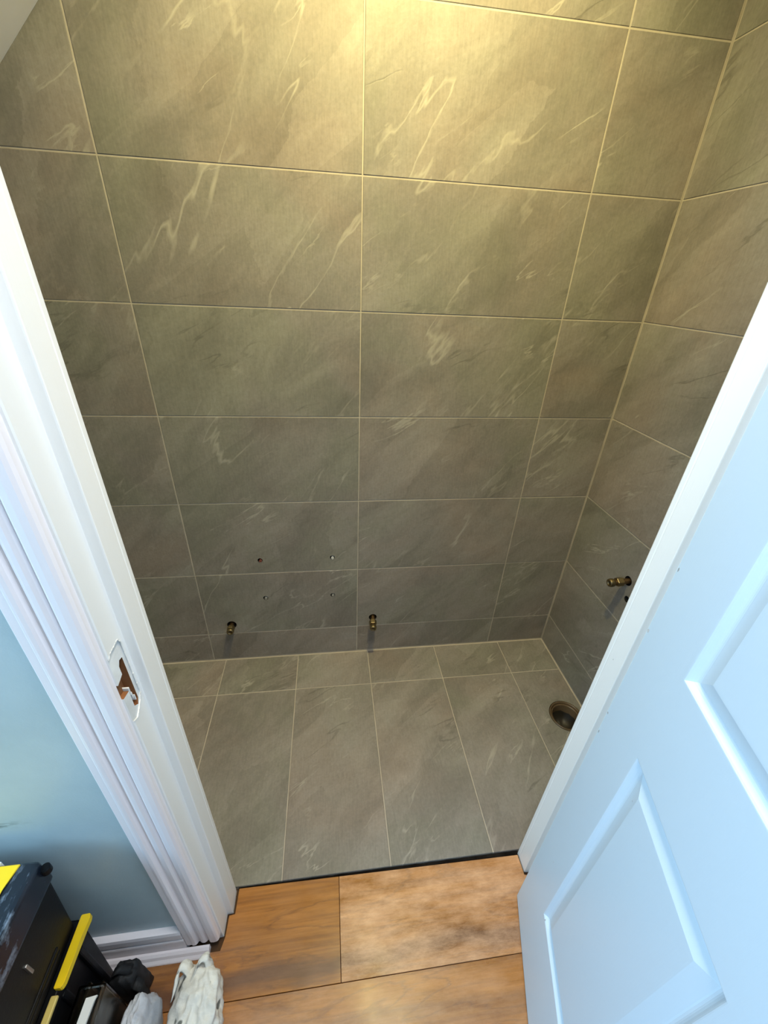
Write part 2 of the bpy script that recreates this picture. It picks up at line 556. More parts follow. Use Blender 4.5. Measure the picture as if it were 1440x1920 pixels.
# laminate boards
edges = [-0.787, -0.9775, -1.170, -1.3625, -1.555, -1.7475, -1.94, -2.1325, -2.325, -2.5175, -2.71, -2.9025, -3.095, -3.2875, -3.48, -3.598]
starts = [-0.0985, 0.62, -0.45, 0.05, -0.7, 0.2, -0.3, 0.4, -0.15, 0.1, -0.6, 0.3, -0.05, 0.25, -0.4]
def plank(pts, mat):
    cx = sum(p[0] for p in pts) / len(pts); cy = sum(p[1] for p in pts) / len(pts)
    x0, x1 = min(p[0] for p in pts), max(p[0] for p in pts)
    y0, y1 = min(p[1] for p in pts), max(p[1] for p in pts)
    cx, cy = (x0 + x1) / 2, (y0 + y1) / 2
    bm = prism([(x - cx, y - cy) for x, y in pts], -0.0085, 0)
    top = [e for e in bm.edges if all(abs(v.co.z) < 1e-6 for v in e.verts)]
    bmesh.ops.bevel(bm, geom=top, offset=0.0006, segments=1, affect='EDGES')
    return obj('plank', bm, mat, floor_hall, (cx, cy, Z_W))
g = 0.0006
for r, (y1, y0) in enumerate(zip(edges, edges[1:])):
    s = starts[r]
    cuts = [-2.19]
    x = s - 1.28 * 2
    while x < 1.49:
        if x > -2.1: cuts.append(x)
        x += 1.28
    cuts.append(1.49)
    for x0, x1 in zip(cuts, cuts[1:]):
        if r == 0:
            yw = -0.893
            if x1 <= -0.5:
                pts = [(x0 + g, y0 + g), (x1 - g, y0 + g), (x1 - g, yw), (x0 + g, yw)]
                plank(pts, M_WOOD[2]); continue
            if x0 < -0.5:
                pts = [(x0 + g, y0 + g), (x1 - g, y0 + g), (x1 - g, -0.7795), (-0.3635, -0.7768), (-0.3645, -0.8285), (-0.3795, -0.829),
                       (-0.3805, -0.869), (-0.386, -0.885), (-0.388, yw), (x0 + g, yw)]
                plank(pts, M_WOOD[0]); continue
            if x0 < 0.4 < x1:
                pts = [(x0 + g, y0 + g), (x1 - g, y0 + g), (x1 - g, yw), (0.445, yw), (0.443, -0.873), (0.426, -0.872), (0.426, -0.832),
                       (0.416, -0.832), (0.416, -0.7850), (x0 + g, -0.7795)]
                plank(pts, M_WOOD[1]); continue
            pts = [(x0 + g, y0 + g), (x1 - g, y0 + g), (x1 - g, yw), (x0 + g, yw)]
            plank(pts, M_WOOD[2]); continue
        plank([(x0 + g, y0 + g), (x1 - g, y0 + g), (x1 - g, y1 - g), (x0 + g, y1 - g)], M_WOOD[random.choice((0, 1, 2)) if r > 1 else 2])

# raw tile edge with adhesive at the doorway
bm = bmesh.new()
n_ = 60
prev = None
for i in range(n_ + 1):
    x = -0.366 + (0.419 + 0.366) * i / n_
    yn = -0.7765 - 0.0055 * i / n_ + 0.0018 * noise.noise(Vector((x * 28, 1.3, 0)))
    zt = -0.0085 + 0.0026 * noise.noise(Vector((x * 40, 7.1, 0)))
    ring = [bm.verts.new(p) for p in ((x, Y_IN + 0.0015, -0.017), (x, Y_IN + 0.0012, zt + 0.001), (x, yn, zt - 0.004), (x, yn - 0.0015, -0.017))]
    if prev:
        for q in range(4):
            bm.faces.new((prev[q], prev[(q + 1) % 4], ring[(q + 1) % 4], ring[q]))
    else:
        bm.faces.new(ring)
    prev = ring
bm.faces.new(prev)
tag(obj('trim_4', bm, M_GAP), 'dark ragged strip of tile adhesive between tiles and laminate', 'trim', kind='structure')

# ------------------------------------------------------------------ door frame
frame = tag(empty('trim_1', (0.02, -0.82, 0)), 'white painted door frame with stops and a cut-out for the latch', 'door frame', kind='structure')
def fpart(name, bm, mat, smooth=False):
    o = obj(name, bm, mat, frame, smooth=smooth)
    o.location = -frame.location
    return o
FZ0 = Z_W - 0.009
lining_l = fpart('jamb', box(-0.4115, -0.385, Y_HALL, Y_IN - 0.0005, FZ0, OZ - 0.002, 0.0015), M_FRAME)
fpart('jamb', box(0.434, 0.4615, Y_HALL, Y_IN - 0.0005, FZ0, OZ - 0.002, 0.0015), M_FRAME)
fpart('head', box(-0.385, 0.434, Y_HALL, Y_IN - 0.0005, 1.992, OZ - 0.002, 0.0015), M_FRAME)
# stops: rounded hall edge, narrow quirk near the bathroom edge
def stop_profile(xb, sgn):
    t = 0.0145
    P = [(0, -0.8238), (0.86, -0.8238), (0.96, -0.8233), (1.0, -0.8222), (1.0, -0.7905), (0.955, -0.7893), (0.955, -0.7884), (1.0, -0.787),
         (0.99, -0.7795), (0.9, -0.7775), (0, -0.7775)]
    return [(xb + sgn * t * a_, y_) for a_, y_ in P]
fpart('stop', extrude_profile(stop_profile(-0.385, 1), 'z', FZ0, 1.978), M_FRAME)
fpart('stop', extrude_profile(stop_profile(0.434, -1), 'z', FZ0, 1.978), M_FRAME)
fpart('stop', box(-0.385, 0.434, -0.8238, -0.7775, 1.978, 1.992, 0.001), M_FRAME)
bpy.context.view_layer.update()
# latch keep cut-out in the left jamb (shallow plate seat, deep mortise, lip notch towards the hall)
def yz_prism(pts, x0, x1):
    return extrude_profile(pts, 'x', x0, x1)
seat = [(-0.8665, 0.858), (-0.8665, 0.985), (-0.860, 0.990), (-0.8375, 0.9925), (-0.8325, 0.984), (-0.8315, 0.876), (-0.836, 0.866), (-0.856, 0.852)]
mort = [(-0.851, 0.872), (-0.8505, 0.955), (-0.846, 0.962), (-0.8385, 0.960), (-0.8375, 0.873), (-0.842, 0.864)]
lip = [(-0.870, 0.908), (-0.870, 0.934), (-0.849, 0.940), (-0.849, 0.904)]
boolean_cut(lining_l, [(yz_prism(seat, -0.3867, -0.380), M_CHIP), (yz_prism(mort, -0.400, -0.380), M_RAW), (yz_prism(lip, -0.394, -0.380), M_RAW)])
# torn ridge of old paint round the seat
bm = bmesh.new()
for i in range(len(seat)):
    (ya, za), (yb, zb) = seat[i], seat[(i + 1) % len(seat)]
    if ya < -0.86 and yb < -0.86: continue
    for k_ in range(5):
        f0, f1 = k_ / 5, (k_ + random.uniform(0.6, 1.0)) / 5
        A = Vector((-0.385, ya + (yb - ya) * f0, za + (zb - za) * f0)); B = Vector((-0.385, ya + (yb - ya) * f1, za + (zb - za) * f1))
        h = random.uniform(0.0003, 0.0009)
        dv = (B - A).normalized().cross(Vector((1, 0, 0))) * random.uniform(0.0006, 0.0012)
        vs = [bm.verts.new(p) for p in (A - dv, B - dv, B + dv, A + dv)]
        vt = [bm.verts.new(v.co + Vector((h, 0, 0))) for v in vs]
        bm.faces.new(vs); bm.faces.new(vt)
        for q in range(4): bm.faces.new((vs[q], vs[(q + 1) % 4], vt[(q + 1) % 4], vt[q]))
fpart('paint_ridge', bm, M_CHIP)
# splinters left in the mortise
for (y_, z_, s_) in ((-0.8475, 0.900, 1), (-0.8455, 0.889, 0.8), (-0.8415, 0.879, 0.7)):
    fpart('splinter', box(-0.3985, -0.3872, y_ - 0.0012 * s_, y_ + 0.0012 * s_, z_ - 0.008 * s_, z_ + 0.008 * s_, 0.0006), M_CHIP)

# moulded casing (architrave)
def casing_profile(x_in, sgn, y0=Y_HALL):
    P = [(0.000, 0.000), (0.000, 0.0085), (0.0015, 0.0125), (0.0050, 0.0150), (0.0125, 0.0158), (0.0195, 0.0150), (0.0225, 0.0128), (0.0240, 0.0100),
         (0.0262, 0.0098), (0.0285, 0.0122), (0.0330, 0.0140), (0.0385, 0.0138), (0.0430, 0.0118), (0.0450, 0.0096), (0.0475, 0.0098),
         (0.0500, 0.0135), (0.0530, 0.0158), (0.0575, 0.0164), (0.0605, 0.0160), (0.0625, 0.0148), (0.0725, 0.0144), (0.0745, 0.0130), (0.0750, 0.000)]
    return [(x_in - sgn * a_, y0 - t_) for a_, t_ in P]
casing = tag(obj('trim_2', extrude_profile(casing_profile(-0.3895, 1), 'z', Z_W + 0.024, 2.07), M_CASING),
             'white moulded casing on the hall wall left of the doorway', 'casing', kind='structure')
tag(obj('trim_3', extrude_profile(casing_profile(0.4385, -1), 'z', Z_W - 0.002, 2.07), M_CASING),
    'white moulded casing behind the open door', 'casing', kind='structure')
bm = extrude_profile([(y_ - 0, 1.997 + (-0.3895 - x_)) for x_, y_ in casing_profile(-0.3895, 1)], 'x', -0.389, 0.438)
tag(obj('trim_5', bm, M_CASING), 'white moulded casing over the doorway', 'casing', kind='structure')

# skirting and the bead on the floor
def skirting(y0):
    P = [(0, Z_W - 0.008), (0.0160, Z_W - 0.008), (0.0160, 0.052), (0.0148, 0.056), (0.0130, 0.0575), (0.0130, 0.066), (0.0152, 0.069), (0.0158, 0.076),
         (0.0148, 0.090), (0.0125, 0.0985), (0.0, 0.100)]
    return [(y0 - a_, z_) for a_, z_ in P]
tag(obj('baseboard_left', extrude_profile(skirting(Y_HALL), 'x', -2.2, -0.465), M_CASING),
    'white moulded skirting board on the blue wall left of the doorway', 'skirting board', kind='structure')
tag(obj('baseboard_right', extrude_profile(skirting(Y_HALL), 'x', 0.514, 1.5), M_CASING),
    'white moulded skirting board hidden behind the open door', 'skirting board', kind='structure')
bead = [(-0.8825, Z_W), (-0.8825, 0.0145), (-0.8870, 0.0150), (-0.8920, 0.0115), (-0.8955, 0.0055), (-0.9005, 0.0020), (-0.9025, -0.0005), (-0.9025, Z_W)]
tag(obj('trim_6', extrude_profile(bead, 'x', -2.2, -0.4115), M_CASING),
    'white scotia bead on the laminate in front of the skirting and casing', 'trim', kind='structure')

# ------------------------------------------------------------------ the open door (six moulded panels)
D0 = Vector((0.3764, -0.872, 0.0))
dd = Vector((-0.2844, -0.9587, 0))
door = tag(empty('door_1', D0), 'white six-panel door standing open on the right', 'door', kind='structure')
door.rotation_euler = (0, 0, math.atan2(dd.y, dd.x))
# local: x along the leaf, y = + away from the camera (leaf thickness), z up
DW, DH, DT = 0.813, 1.981, 0.040
zs = [0.233, 0.830, 1.000, 1.560, 1.655, 1.875]
xs = [0.105, 0.3475, 0.4655, 0.708]
panels = [(xs[a_], xs[a_ + 1], zs[b_], zs[b_ + 1]) for b_ in (0, 2, 4) for a_ in (0, 2)]
bm = bmesh.new()
# stiles and rails (front skin proud, core behind)
gx = [0, xs[0], xs[1], xs[2], xs[3], DW]
gz = [0, zs[0], zs[1], zs[2], zs[3], zs[4], zs[5], DH]
vg = {}
for i, x in enumerate(gx):
    for j_, z in enumerate(gz):
        vg[i, j_] = bm.verts.new((x, 0, z))
for i in range(5):
    for j_ in range(7):
        if i in (1, 3) and j_ in (1, 3, 5): continue
        bm.faces.new((vg[i, j_], vg[i + 1, j_], vg[i + 1, j_ + 1], vg[i, j_ + 1]))
ext = bmesh.ops.extrude_face_region(bm, geom=bm.faces[:])
bmesh.ops.translate(bm, verts=[v for v in ext['geom'] if isinstance(v, bmesh.types.BMVert)], vec=(0, DT, 0))
bmesh.ops.recalc_face_normals(bm, faces=bm.faces[:])
outer = [e for e in bm.edges if len(e.link_faces) == 2 and e.calc_face_angle(0) > 1 and
         (all(abs(v.co.x) < 1e-5 for v in e.verts) or all(abs(v.co.x - DW) < 1e-5 for v in e.verts) or all(abs(v.co.z) < 1e-5 for v in e.verts))]
bmesh.ops.bevel(bm, geom=outer, offset=0.0014, segments=2, affect='EDGES')
leaf = obj('leaf_frame', bm, M_DOOR, door)
def panel_bm(x0, x1, z0, z1):
    bm = bmesh.new()
    P = [(0, 0), (0.0015, 0.0002), (0.0035, 0.0016), (0.0075, 0.0058), (0.0105, 0.0076), (0.0125, 0.0082), (0.0150, 0.0082), (0.0165, 0.0075), (0.0360, 0.0016), (0.0385, 0.0009), (0.041, 0.0008)]
    rings = []
    for ins, dep in P:
        rings.append([bm.verts.new(p) for p in ((x0 + ins, dep, z0 + ins), (x1 - ins, dep, z0 + ins), (x1 - ins, dep, z1 - ins), (x0 + ins, dep, z1 - ins))])
    for A, B in zip(rings, rings[1:]):
        for q in range(4): bm.faces.new((A[q], A[(q + 1) % 4], B[(q + 1) % 4], B[q]))
    bm.faces.new(rings[-1])
    back = [bm.verts.new(p) for p in ((x0, DT, z0), (x1, DT, z0), (x1, DT, z1), (x0, DT, z1))]
    bm.faces.new(back)
    for q in range(4): bm.faces.new((rings[0][q], rings[0][(q + 1) % 4], back[(q + 1) % 4], back[q]))
    return bm
for p_ in panels:
    obj('panel', panel_bm(*p_), M_DOOR, door)
# handle on the free edge, both sides of the leaf
bm = lathe([(0, -0.008), (0.026, -0.008), (0.026, -0.002), (0.024, 0.0), (0.0, 0.0)], 24, mtx=Matrix.Translation((0.755, 0, 0.99)) @ Matrix.Rotation(math.pi / 2, 4, 'X') @ Matrix.Scale(-1, 4, (0, 0, 1)))
hd = obj('handle_rose', bm, M_STEEL, door, smooth=True)
obj('lever', box(0.645, 0.765, -0.052, -0.038, 0.982, 0.998, 0.005, 3), M_STEEL, hd)
obj('spindle', box(0.748, 0.762, -0.045, -0.004, 0.983, 0.997, 0.003, 2), M_STEEL, hd)
# hinges in the gap
for z_ in (0.22, 1.0, 1.75):
    bm = lathe([(0, -0.0375), (0.0062, -0.0375), (0.0062, 0.0375), (0, 0.0375)], 14, mtx=Matrix.Translation((0.002, DT + 0.0045, z_)))
    obj('hinge', bm, M_STEEL, door, smooth=False)

# ------------------------------------------------------------------ cuts in the tiles for pipes, plugs and waste
bpy.context.view_layer.update()
def cyl(center, axis, r, l, n=20):
    q = Vector((0, 0, 1)).rotation_difference(Vector(axis)).to_matrix().to_4x4()
    bm = bmesh.new()
    bmesh.ops.create_cone(bm, cap_ends=True, segments=n, radius1=r, radius2=r, depth=l, matrix=Matrix.Translation(center) @ q)
    return bm
def own(o):
    o.data = o.data.copy()
    return o
PL = [(-0.3613, 0.5073, M_PLUGR), (-0.0966, 0.5083, M_PLUGW), (-0.3588, 0.3272, M_PLUGG), (-0.0982, 0.3255, M_PLUGG)]
P1 = (-0.5035, 0.1955); P2 = (0.0655, 0.1945)
boolean_cut(own(tb[(1, 2)]), [(cyl((x, 0, z), (0, 1, 0), 0.0098, 0.05), M_DARK) for x, z, m in PL[:2]])
boolean_cut(own(tb[(1, 1)]), [(cyl((x, 0, z), (0, 1, 0), 0.0092, 0.05), M_DARK) for x, z, m in PL[2:]] + [(cyl((P1[0], 0, P1[1]), (0, 1, 0), 0.0185, 0.05), M_DARK)])
boolean_cut(own(tb[(2, 1)]), [(cyl((P2[0], 0, P2[1]), (0, 1, 0), 0.0165, 0.05), M_DARK)])
boolean_cut(wall_back, [(cyl((x, 0.02, z), (0, 1, 0), r, 0.08), M_DARK) for x, z, r in
                        [(p[0], p[1], 0.0091) for p in PL] + [(P1[0], P1[1], 0.0185), (P2[0], P2[1], 0.0165)]])
DRAIN = Vector((0.781, -0.385, 0)); DR = 0.064
boolean_cut(own(tf[(7, 0)]), [(cyl(DRAIN, (0, 0, 1), DR, 0.08, 40), M_DARK)])
boolean_cut(floor, [(cyl(DRAIN, (0, 0, 1), DR, 0.26, 40), M_DARK)])
RP = Vector((X_R, -0.322, 0.603)); RH = Vector((X_R, -0.345, 0.545))
boolean_cut(own(tr[(1, 2)]), [(cyl(RP, (1, 0, 0), 0.0165, 0.05), M_DARK), (cyl(RH, (1, 0, 0), 0.011, 0.05), M_DARK)])
boolean_cut(wall_right, [(cyl(RP + Vector((0.02, 0, 0)), (1, 0, 0), 0.0165, 0.08), M_DARK), (cyl(RH + Vector((0.02, 0, 0)), (1, 0, 0), 0.011, 0.08), M_DARK)])

# wall plugs
plug_labels = ['brown plastic wall plug, upper left of the four in the back wall', 'white plastic wall plug, upper right of the four in the back wall',
               'grey wall plug, lower left of the four in the back wall', 'grey wall plug, lower right of the four in the back wall']
for (x, z, m), lb in zip(PL, plug_labels):
    q = Matrix.Translation((0, 0, 0)) @ Matrix.Rotation(math.pi / 2, 4, 'X')
    bm = lathe([(0.0026, -0.03), (0.0026, -0.001), (0.0034, 0.0006), (0.0052, 0.0), (0.0052, -0.03), (0.0026, -0.03)], 16, mtx=q)
    t_ = obj('wall_plug', bm, m, None, (x + 0.001, 0.0004, z - 0.0032), True)
    tag(t_, lb, 'wall plug', 'wall plugs in the tiles')

# pipe stubs
def stub(name, root, axis, L, label, tilt=0.0):
    t_ = tag(empty(name, root), label, 'pipe', 'capped pipe stubs')
    ax = Vector(axis)
    q = Vector((0, 0, 1)).rotation_difference(ax).to_matrix().to_4x4()
    obj('tube', lathe([(0, -0.03), (0.0090, -0.03), (0.0090, L - 0.004), (0, L - 0.004)], 18, mtx=q), M_COPPER, t_, smooth=False)
    # compression nut (hexagonal) and domed end cap with a ring
    obj('nut', lathe([(0.006, L * 0.30), (0.0138, L * 0.30), (0.0150, L * 0.33), (0.0150, L * 0.60), (0.0138, L * 0.63), (0.006, L * 0.63)], 6, mtx=q), M_BRASS, t_)
    obj('end_cap', lathe([(0.0090, L - 0.016), (0.0126, L - 0.016), (0.0138, L - 0.013), (0.0138, L - 0.004), (0.0122, L), (0.0082, L + 0.0005), (0.0076, L - 0.004), (0, L - 0.004)], 18, mtx=q), M_BRASS, t_, smooth=True)
    return t_
stub('pipe_stub', (P1[0], 0, P1[1]), (0.03, -1, 0.02), 0.044, 'short brass-capped pipe stub low on the left of the back wall')
stub('pipe_stub', (P2[0], 0, P2[1]), (-0.06, -1, -0.12), 0.062, 'brass-capped pipe stub low in the middle of the back wall')
stub('pipe_stub', (RP.x, RP.y, RP.z), (-1, -0.02, -0.05), 0.068, 'brass-capped pipe stub in the right wall beside the door')

# soil pipe in the floor
dp = tag(empty('floor_waste_pipe', DRAIN + Vector((0, 0, -0.12))), 'round brown waste pipe open in the floor by the right wall', 'waste pipe')
zo = 0.12
obj('pipe', lathe([(0.049, zo - 0.115), (0.049, zo - 0.008), (0.051, zo - 0.004), (0.054, zo - 0.004), (0.055, zo - 0.008), (0.055, zo - 0.115)], 40), M_PIPE, dp, smooth=True)
obj('collar', lathe([(0.056, zo - 0.02), (0.056, zo + 0.001), (0.058, zo + 0.003), (0.0605, zo + 0.003), (0.0625, zo + 0.0005), (0.0628, zo - 0.02)], 40), M_PIPE, dp, smooth=True)
bm = lathe([(0, zo - 0.075), (0.020, zo - 0.073), (0.040, zo - 0.062), (0.0488, zo - 0.04)], 28)
for v in bm.verts: v.co.z += 0.006 * noise.noise(v.co * 60)
obj('silt', bm, M_PIPEIN, dp, smooth=True)

# bathroom downlight (recessed, out of the picture, it is the warm lamp the wall shows)
dl = tag(empty('downlight', LAMP), 'round warm ceiling downlight close to the back wall, above the picture', 'lamp')
obj('bezel', lathe([(0.034, 0.020), (0.036, 0.010), (0.046, 0.012), (0.047, 0.0245), (0.034, 0.0245)], 28), M_PLUGW, dl, smooth=True)
pd = bpy.data.lights.new('downlight_bulb', 'SPOT')
pd.energy = 106
pd.color = (1.0, 0.84, 0.35)
pd.shadow_soft_size = 0.032
pd.spot_size = math.radians(132)
pd.spot_blend = 1.0
po = bpy.data.objects.new('downlight_bulb', pd)
COL.objects.link(po)
po.parent = dl
po.location = (0, 0, 0.004)
po.rotation_euler = (math.radians(40), 0, 0)

# ------------------------------------------------------------------ tool boxes
def rbox(x0, x1, y0, y1, z0, z1, taper=0.0, bevel=0.006, seg=3):
    bm = bmesh.new()
    r = bmesh.ops.create_cube(bm, size=1)
    for v in r['verts']:
        t_ = taper if v.co.z < 0 else 0
        sx, sy = v.co.x, v.co.y
        v.co = Vector(((x0 + x1) / 2 + sx * (x1 - x0 - 2 * t_), (y0 + y1) / 2 + sy * (y1 - y0 - 2 * t_), z0 + (v.co.z + .5) * (z1 - z0)))
    bmesh.ops.bevel(bm, geom=bm.edges[:], offset=bevel, segments=seg, profile=0.6, affect='EDGES')
    return bm
BX0, BX1, BY0, BY1 = -1.04, -0.588, -1.165, -0.9055
low = tag(empty('toolbox', ((BX0 + BX1) / 2, (BY0 + BY1) / 2, Z_W)), 'black plastic toolbox with a yellow rim, bottom of the stack by the blue wall', 'toolbox', 'toolboxes by the wall')
def lp(parent, name, bm, mat, smooth=False, sub=None):
    o = obj(name, bm, mat, sub or parent, smooth=smooth)
    if sub is None: o.location = -parent.location
    return o
lp(low, 'body', rbox(BX0, BX1 - 0.004, BY0, BY1 - 0.002, Z_W, 0.308, 0.010), M_BLACK)
lp(low, 'rim', box(BX0 - 0.004, BX1 + 0.002, BY0 - 0.004, BY1 - 0.001, 0.306, 0.330, 0.003, 2), M_BLACK)
bm = prism([(BX1 - 0.003, BY1 + 0.002), (BX1 + 0.0125, BY1 + 0.003), (BX1 + 0.0145, BY1 - 0.004), (BX1 + 0.0125, BY1 - 0.030), (BX1 + 0.0115, BY1 - 0.088), (BX1 + 0.0085, BY1 - 0.094), (BX1 - 0.003, BY1 - 0.094)], 0.326, 0.341)
bmesh.ops.bevel(bm, geom=bm.edges[:], offset=0.0012, segments=2, affect='EDGES')
lp(low, 'clasp', bm, M_YELLOW)
lp(low, 'edge_strip', box(BX1 - 0.004, BX1 + 0.0075, BY0 + 0.02, BY1 - 0.101, 0.329, 0.336, 0.002, 2), M_PALEY)
for k_ in range(4):
    yy = BY1 - 0.035 - 0.055 * k_
    lp(low, 'rib', box(BX1 - 0.016, BX1 + 0.0015, yy - 0.006, yy + 0.006, 0.03, 0.30, 0.003, 2), M_BLACK)

up = tag(empty('toolbox', ((BX0 + BX1) / 2, (BY0 + BY1) / 2, 0.3305)), 'black toolbox with a bright yellow lid panel, on top of the stack', 'toolbox', 'toolboxes by the wall')
lp(up, 'body', rbox(BX0, BX1, BY0, BY1, 0.3365, 0.520, 0.010), M_BLACK)
lp(up, 'base_foot', box(BX0 + 0.02, BX1 - 0.016, BY0 + 0.02, BY1 - 0.016, 0.3305, 0.345, 0.003, 1), M_BLACK)
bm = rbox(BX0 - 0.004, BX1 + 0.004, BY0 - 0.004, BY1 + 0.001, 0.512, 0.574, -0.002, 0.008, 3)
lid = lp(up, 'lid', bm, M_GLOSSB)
bm = prism([(BX0 + 0.03, BY1 - 0.002), (BX1 - 0.023, BY1 - 0.002), (BX1 - 0.031, BY1 - 0.034), (BX1 - 0.033, BY0 + 0.05), (BX0 + 0.04, BY0 + 0.05)], 0.571, 0.5765)
bmesh.ops.bevel(bm, geom=[e for e in bm.edges], offset=0.0012, segments=1, affect='EDGES')
yl = lp(up, 'lid_panel', bm, M_YELLOW)
lp(up, 'groove', box(-0.655, -0.635, BY1 - 0.030, BY1 - 0.025, 0.5755, 0.5772, 0.0004), M_PALEY)
lp(up, 'label_tab', box(-0.668, -0.640, BY1 - 0.0005, BY1 + 0.0025, 0.560, 0.581, 0.0008), M_PLUGW)
lp(up, 'hinge_knob', lathe([(0, -0.008), (0.006, -0.008), (0.0075, -0.006), (0.0075, 0.006), (0.006, 0.008), (0, 0.008)], 16, mtx=Matrix.Translation((BX1 + 0.0085, BY1 - 0.004, 0.552))), M_BLACK)
for k_ in range(2):
    z_ = 0.358 + 0.016 * k_
    lp(up, 'ridge', box(BX1 - 0.010, BX1 - 0.0070 + 0.0012 * k_, BY0 + 0.02, BY1 - 0.05, z_ - 0.0025, z_ + 0.0025, 0.002, 2), M_BLACK)
cl_ = lp(up, 'side_clip', box(BX1 - 0.008, BX1 + 0.0005, -1.003, -0.998, 0.436, 0.466, 0.0015, 2), M_STEEL)

# ------------------------------------------------------------------ clear organiser case standing on edge
def clear_mat():
    k = N('clear_polypropylene')
    v = k.coords(False)
    k.col(k.ramp(k.noise(v, 40, 4), [(0.3, (0.72, 0.70, 0.66)), (0.7, (0.86, 0.84, 0.80))]))
    k.set(Roughness=0.10, Transmission_Weight=1.0, IOR=1.18)
    k.bump(k.noise(k.mapping(v, (0, 0, 0), (1, 0.2, 1)), 70, 3), 0.25, 0.002)
    return k.m
M_CLEAR = clear_mat()
oc = tag(empty('organiser_case', (-0.545, -1.06, Z_W)), 'clear plastic organiser case with a white latch, between toolbox and bags', 'organiser')
OX, OXB = -0.5745, -0.5275
bm = box(OX, OXB, -1.15, -0.985, Z_W, 0.280, 0.004, 2)
for x0, x1, y0, y1 in ((OX + 0.003, OXB - 0.003, -1.147, -0.988),):
    b2 = box(x0, x1, y0, y1, Z_W + 0.003, 0.277, 0.003, 1)
    me_t = bpy.data.meshes.new('t'); bmesh.ops.reverse_faces(b2, faces=b2.faces[:]); b2.to_mesh(me_t); b2.free(); bm.from_mesh(me_t)
me = bpy.data.meshes.new('shell'); bm.to_mesh(me); bm.free()
o = link('shell', me, M_CLEAR, oc); o.location = -oc.location
lp(oc, 'lid_edge', box(OX + 0.016, OX + 0.021, -1.152, -0.983, 0.02, 0.284, 0.0015, 1), M_CLEAR)
lp(oc, 'lid_edge', box(OXB - 0.009, OXB - 0.005, -1.152, -0.983, 0.02, 0.283, 0.0015, 1), M_CLEAR)
lt = lp(oc, 'latch', prism([(OX + 0.022, -1.004), (OX + 0.040, -1.002), (OX + 0.0375, -1.010), (OX + 0.0355, -1.036), (OX + 0.0205, -1.036)], 0.2805, 0.2855), M_PLUGW)
lp(oc, 'hinge_pin', box(OX + 0.021, OX + 0.036, -1.052, -1.038, 0.2805, 0.285, 0.001), M_BLACK)
for k_ in range(5):
    z_ = 0.03 + 0.045 * k_
    lp(oc, 'shelf', box(OX + 0.006, OXB - 0.006, -1.144, -0.992, z_, z_ + 0.002), M_CLEAR)

# ------------------------------------------------------------------ soft things
def soft(name, mat, center, rad, seed, amp, freq, fold, label, cat, sub=5, group=None, shape=None, rest=Z_W, boxy=0.0):
    bm = bmesh.new()
    bmesh.ops.create_icosphere(bm, subdivisions=sub, radius=1)
    off = Vector((seed * 7.3, seed * 3.1, seed * 5.7))
    for v in bm.verts:
        p = v.co.copy()
        n1 = noise.fractal(p * freq + off, 1.0, 2.0, 4)
        rg = 1 - abs(noise.noise(p * freq * 1.7 + off * 1.3)) * 2
        rg2 = 1 - abs(noise.noise(Vector((p.x * 3.2, p.y * 3.2, p.z * 0.9)) * freq + off)) * 2
        s = 1 + amp * n1 + fold * (rg - 0.5) + fold * 0.7 * (rg2 - 0.5)
        p = p * ((1 - boxy) + boxy / max(abs(p.x), abs(p.y), abs(p.z)) * 0.93)
        q = Vector((p.x * rad[0], p.y * rad[1], p.z * rad[2])) * s
        if shape: q = shape(q, p)
        q.z = max(q.z, rest - center[2] + 0.0004 + 0.001 * abs(n1))
        v.co = q + Vector((0, 0, center[2] - rest))
    o = obj(name, bm, mat, None, (center[0], center[1], rest), True)
    return tag(o, label, cat, group)

soft('tool_pouch', M_SATIN, (-0.5530, -0.9390, 0.058), (0.027, 0.024, 0.092), 3, 0.10, 1.4, 0.13,
     'slumped black fabric pouch against the skirting board beside the toolboxes', 'pouch', 4, boxy=0.45)

def plastic_bag(name, c, tr, printed=False):
    k = N(name)
    v = k.coords(False)
    wr = k.noise(k.mapping(v, (0.3, 0.2, 0.6), (1, 2.5, 1)), 30, 5, 0.6, 0.8)
    cc = k.ramp(wr, [(0.3, tuple(x * 0.86 for x in c)), (0.6, c)])
    if printed:       # small slanting grey leaf-like marks printed on the plastic
        vo = k.n('ShaderNodeTexVoronoi', feature='F1')
        vo.inputs['Scale'].default_value = 34.0
        k.l(k.aniso(v, 65, (0.55, 1.5, 1.0)), vo.inputs['Vector'])
        mk = k.ramp(vo.outputs['Distance'], [(0.20, (1, 1, 1)), (0.27, (0, 0, 0))])
        sc = k.n('ShaderNodeSeparateColor'); k.l(vo.outputs['Color'], sc.inputs[0])
        mk = k.math('MULTIPLY', mk, k.math('GREATER_THAN', sc.outputs[0], 0.62))
        cc = k.mix(mk, cc, (0.16, 0.17, 0.16))
    k.col(cc)
    k.bump(wr, 0.6, 0.004)
    k.set(Roughness=0.30, Transmission_Weight=tr, IOR=1.25, Subsurface_Weight=0.15, Subsurface_Radius=(0.02, 0.02, 0.02))
    return k.m
M_BAGW = plastic_bag('white_carrier_plastic', (0.80, 0.80, 0.76), 0.0, True)
M_BAGB = plastic_bag('thin_white_plastic', (0.70, 0.73, 0.80), 0.18)

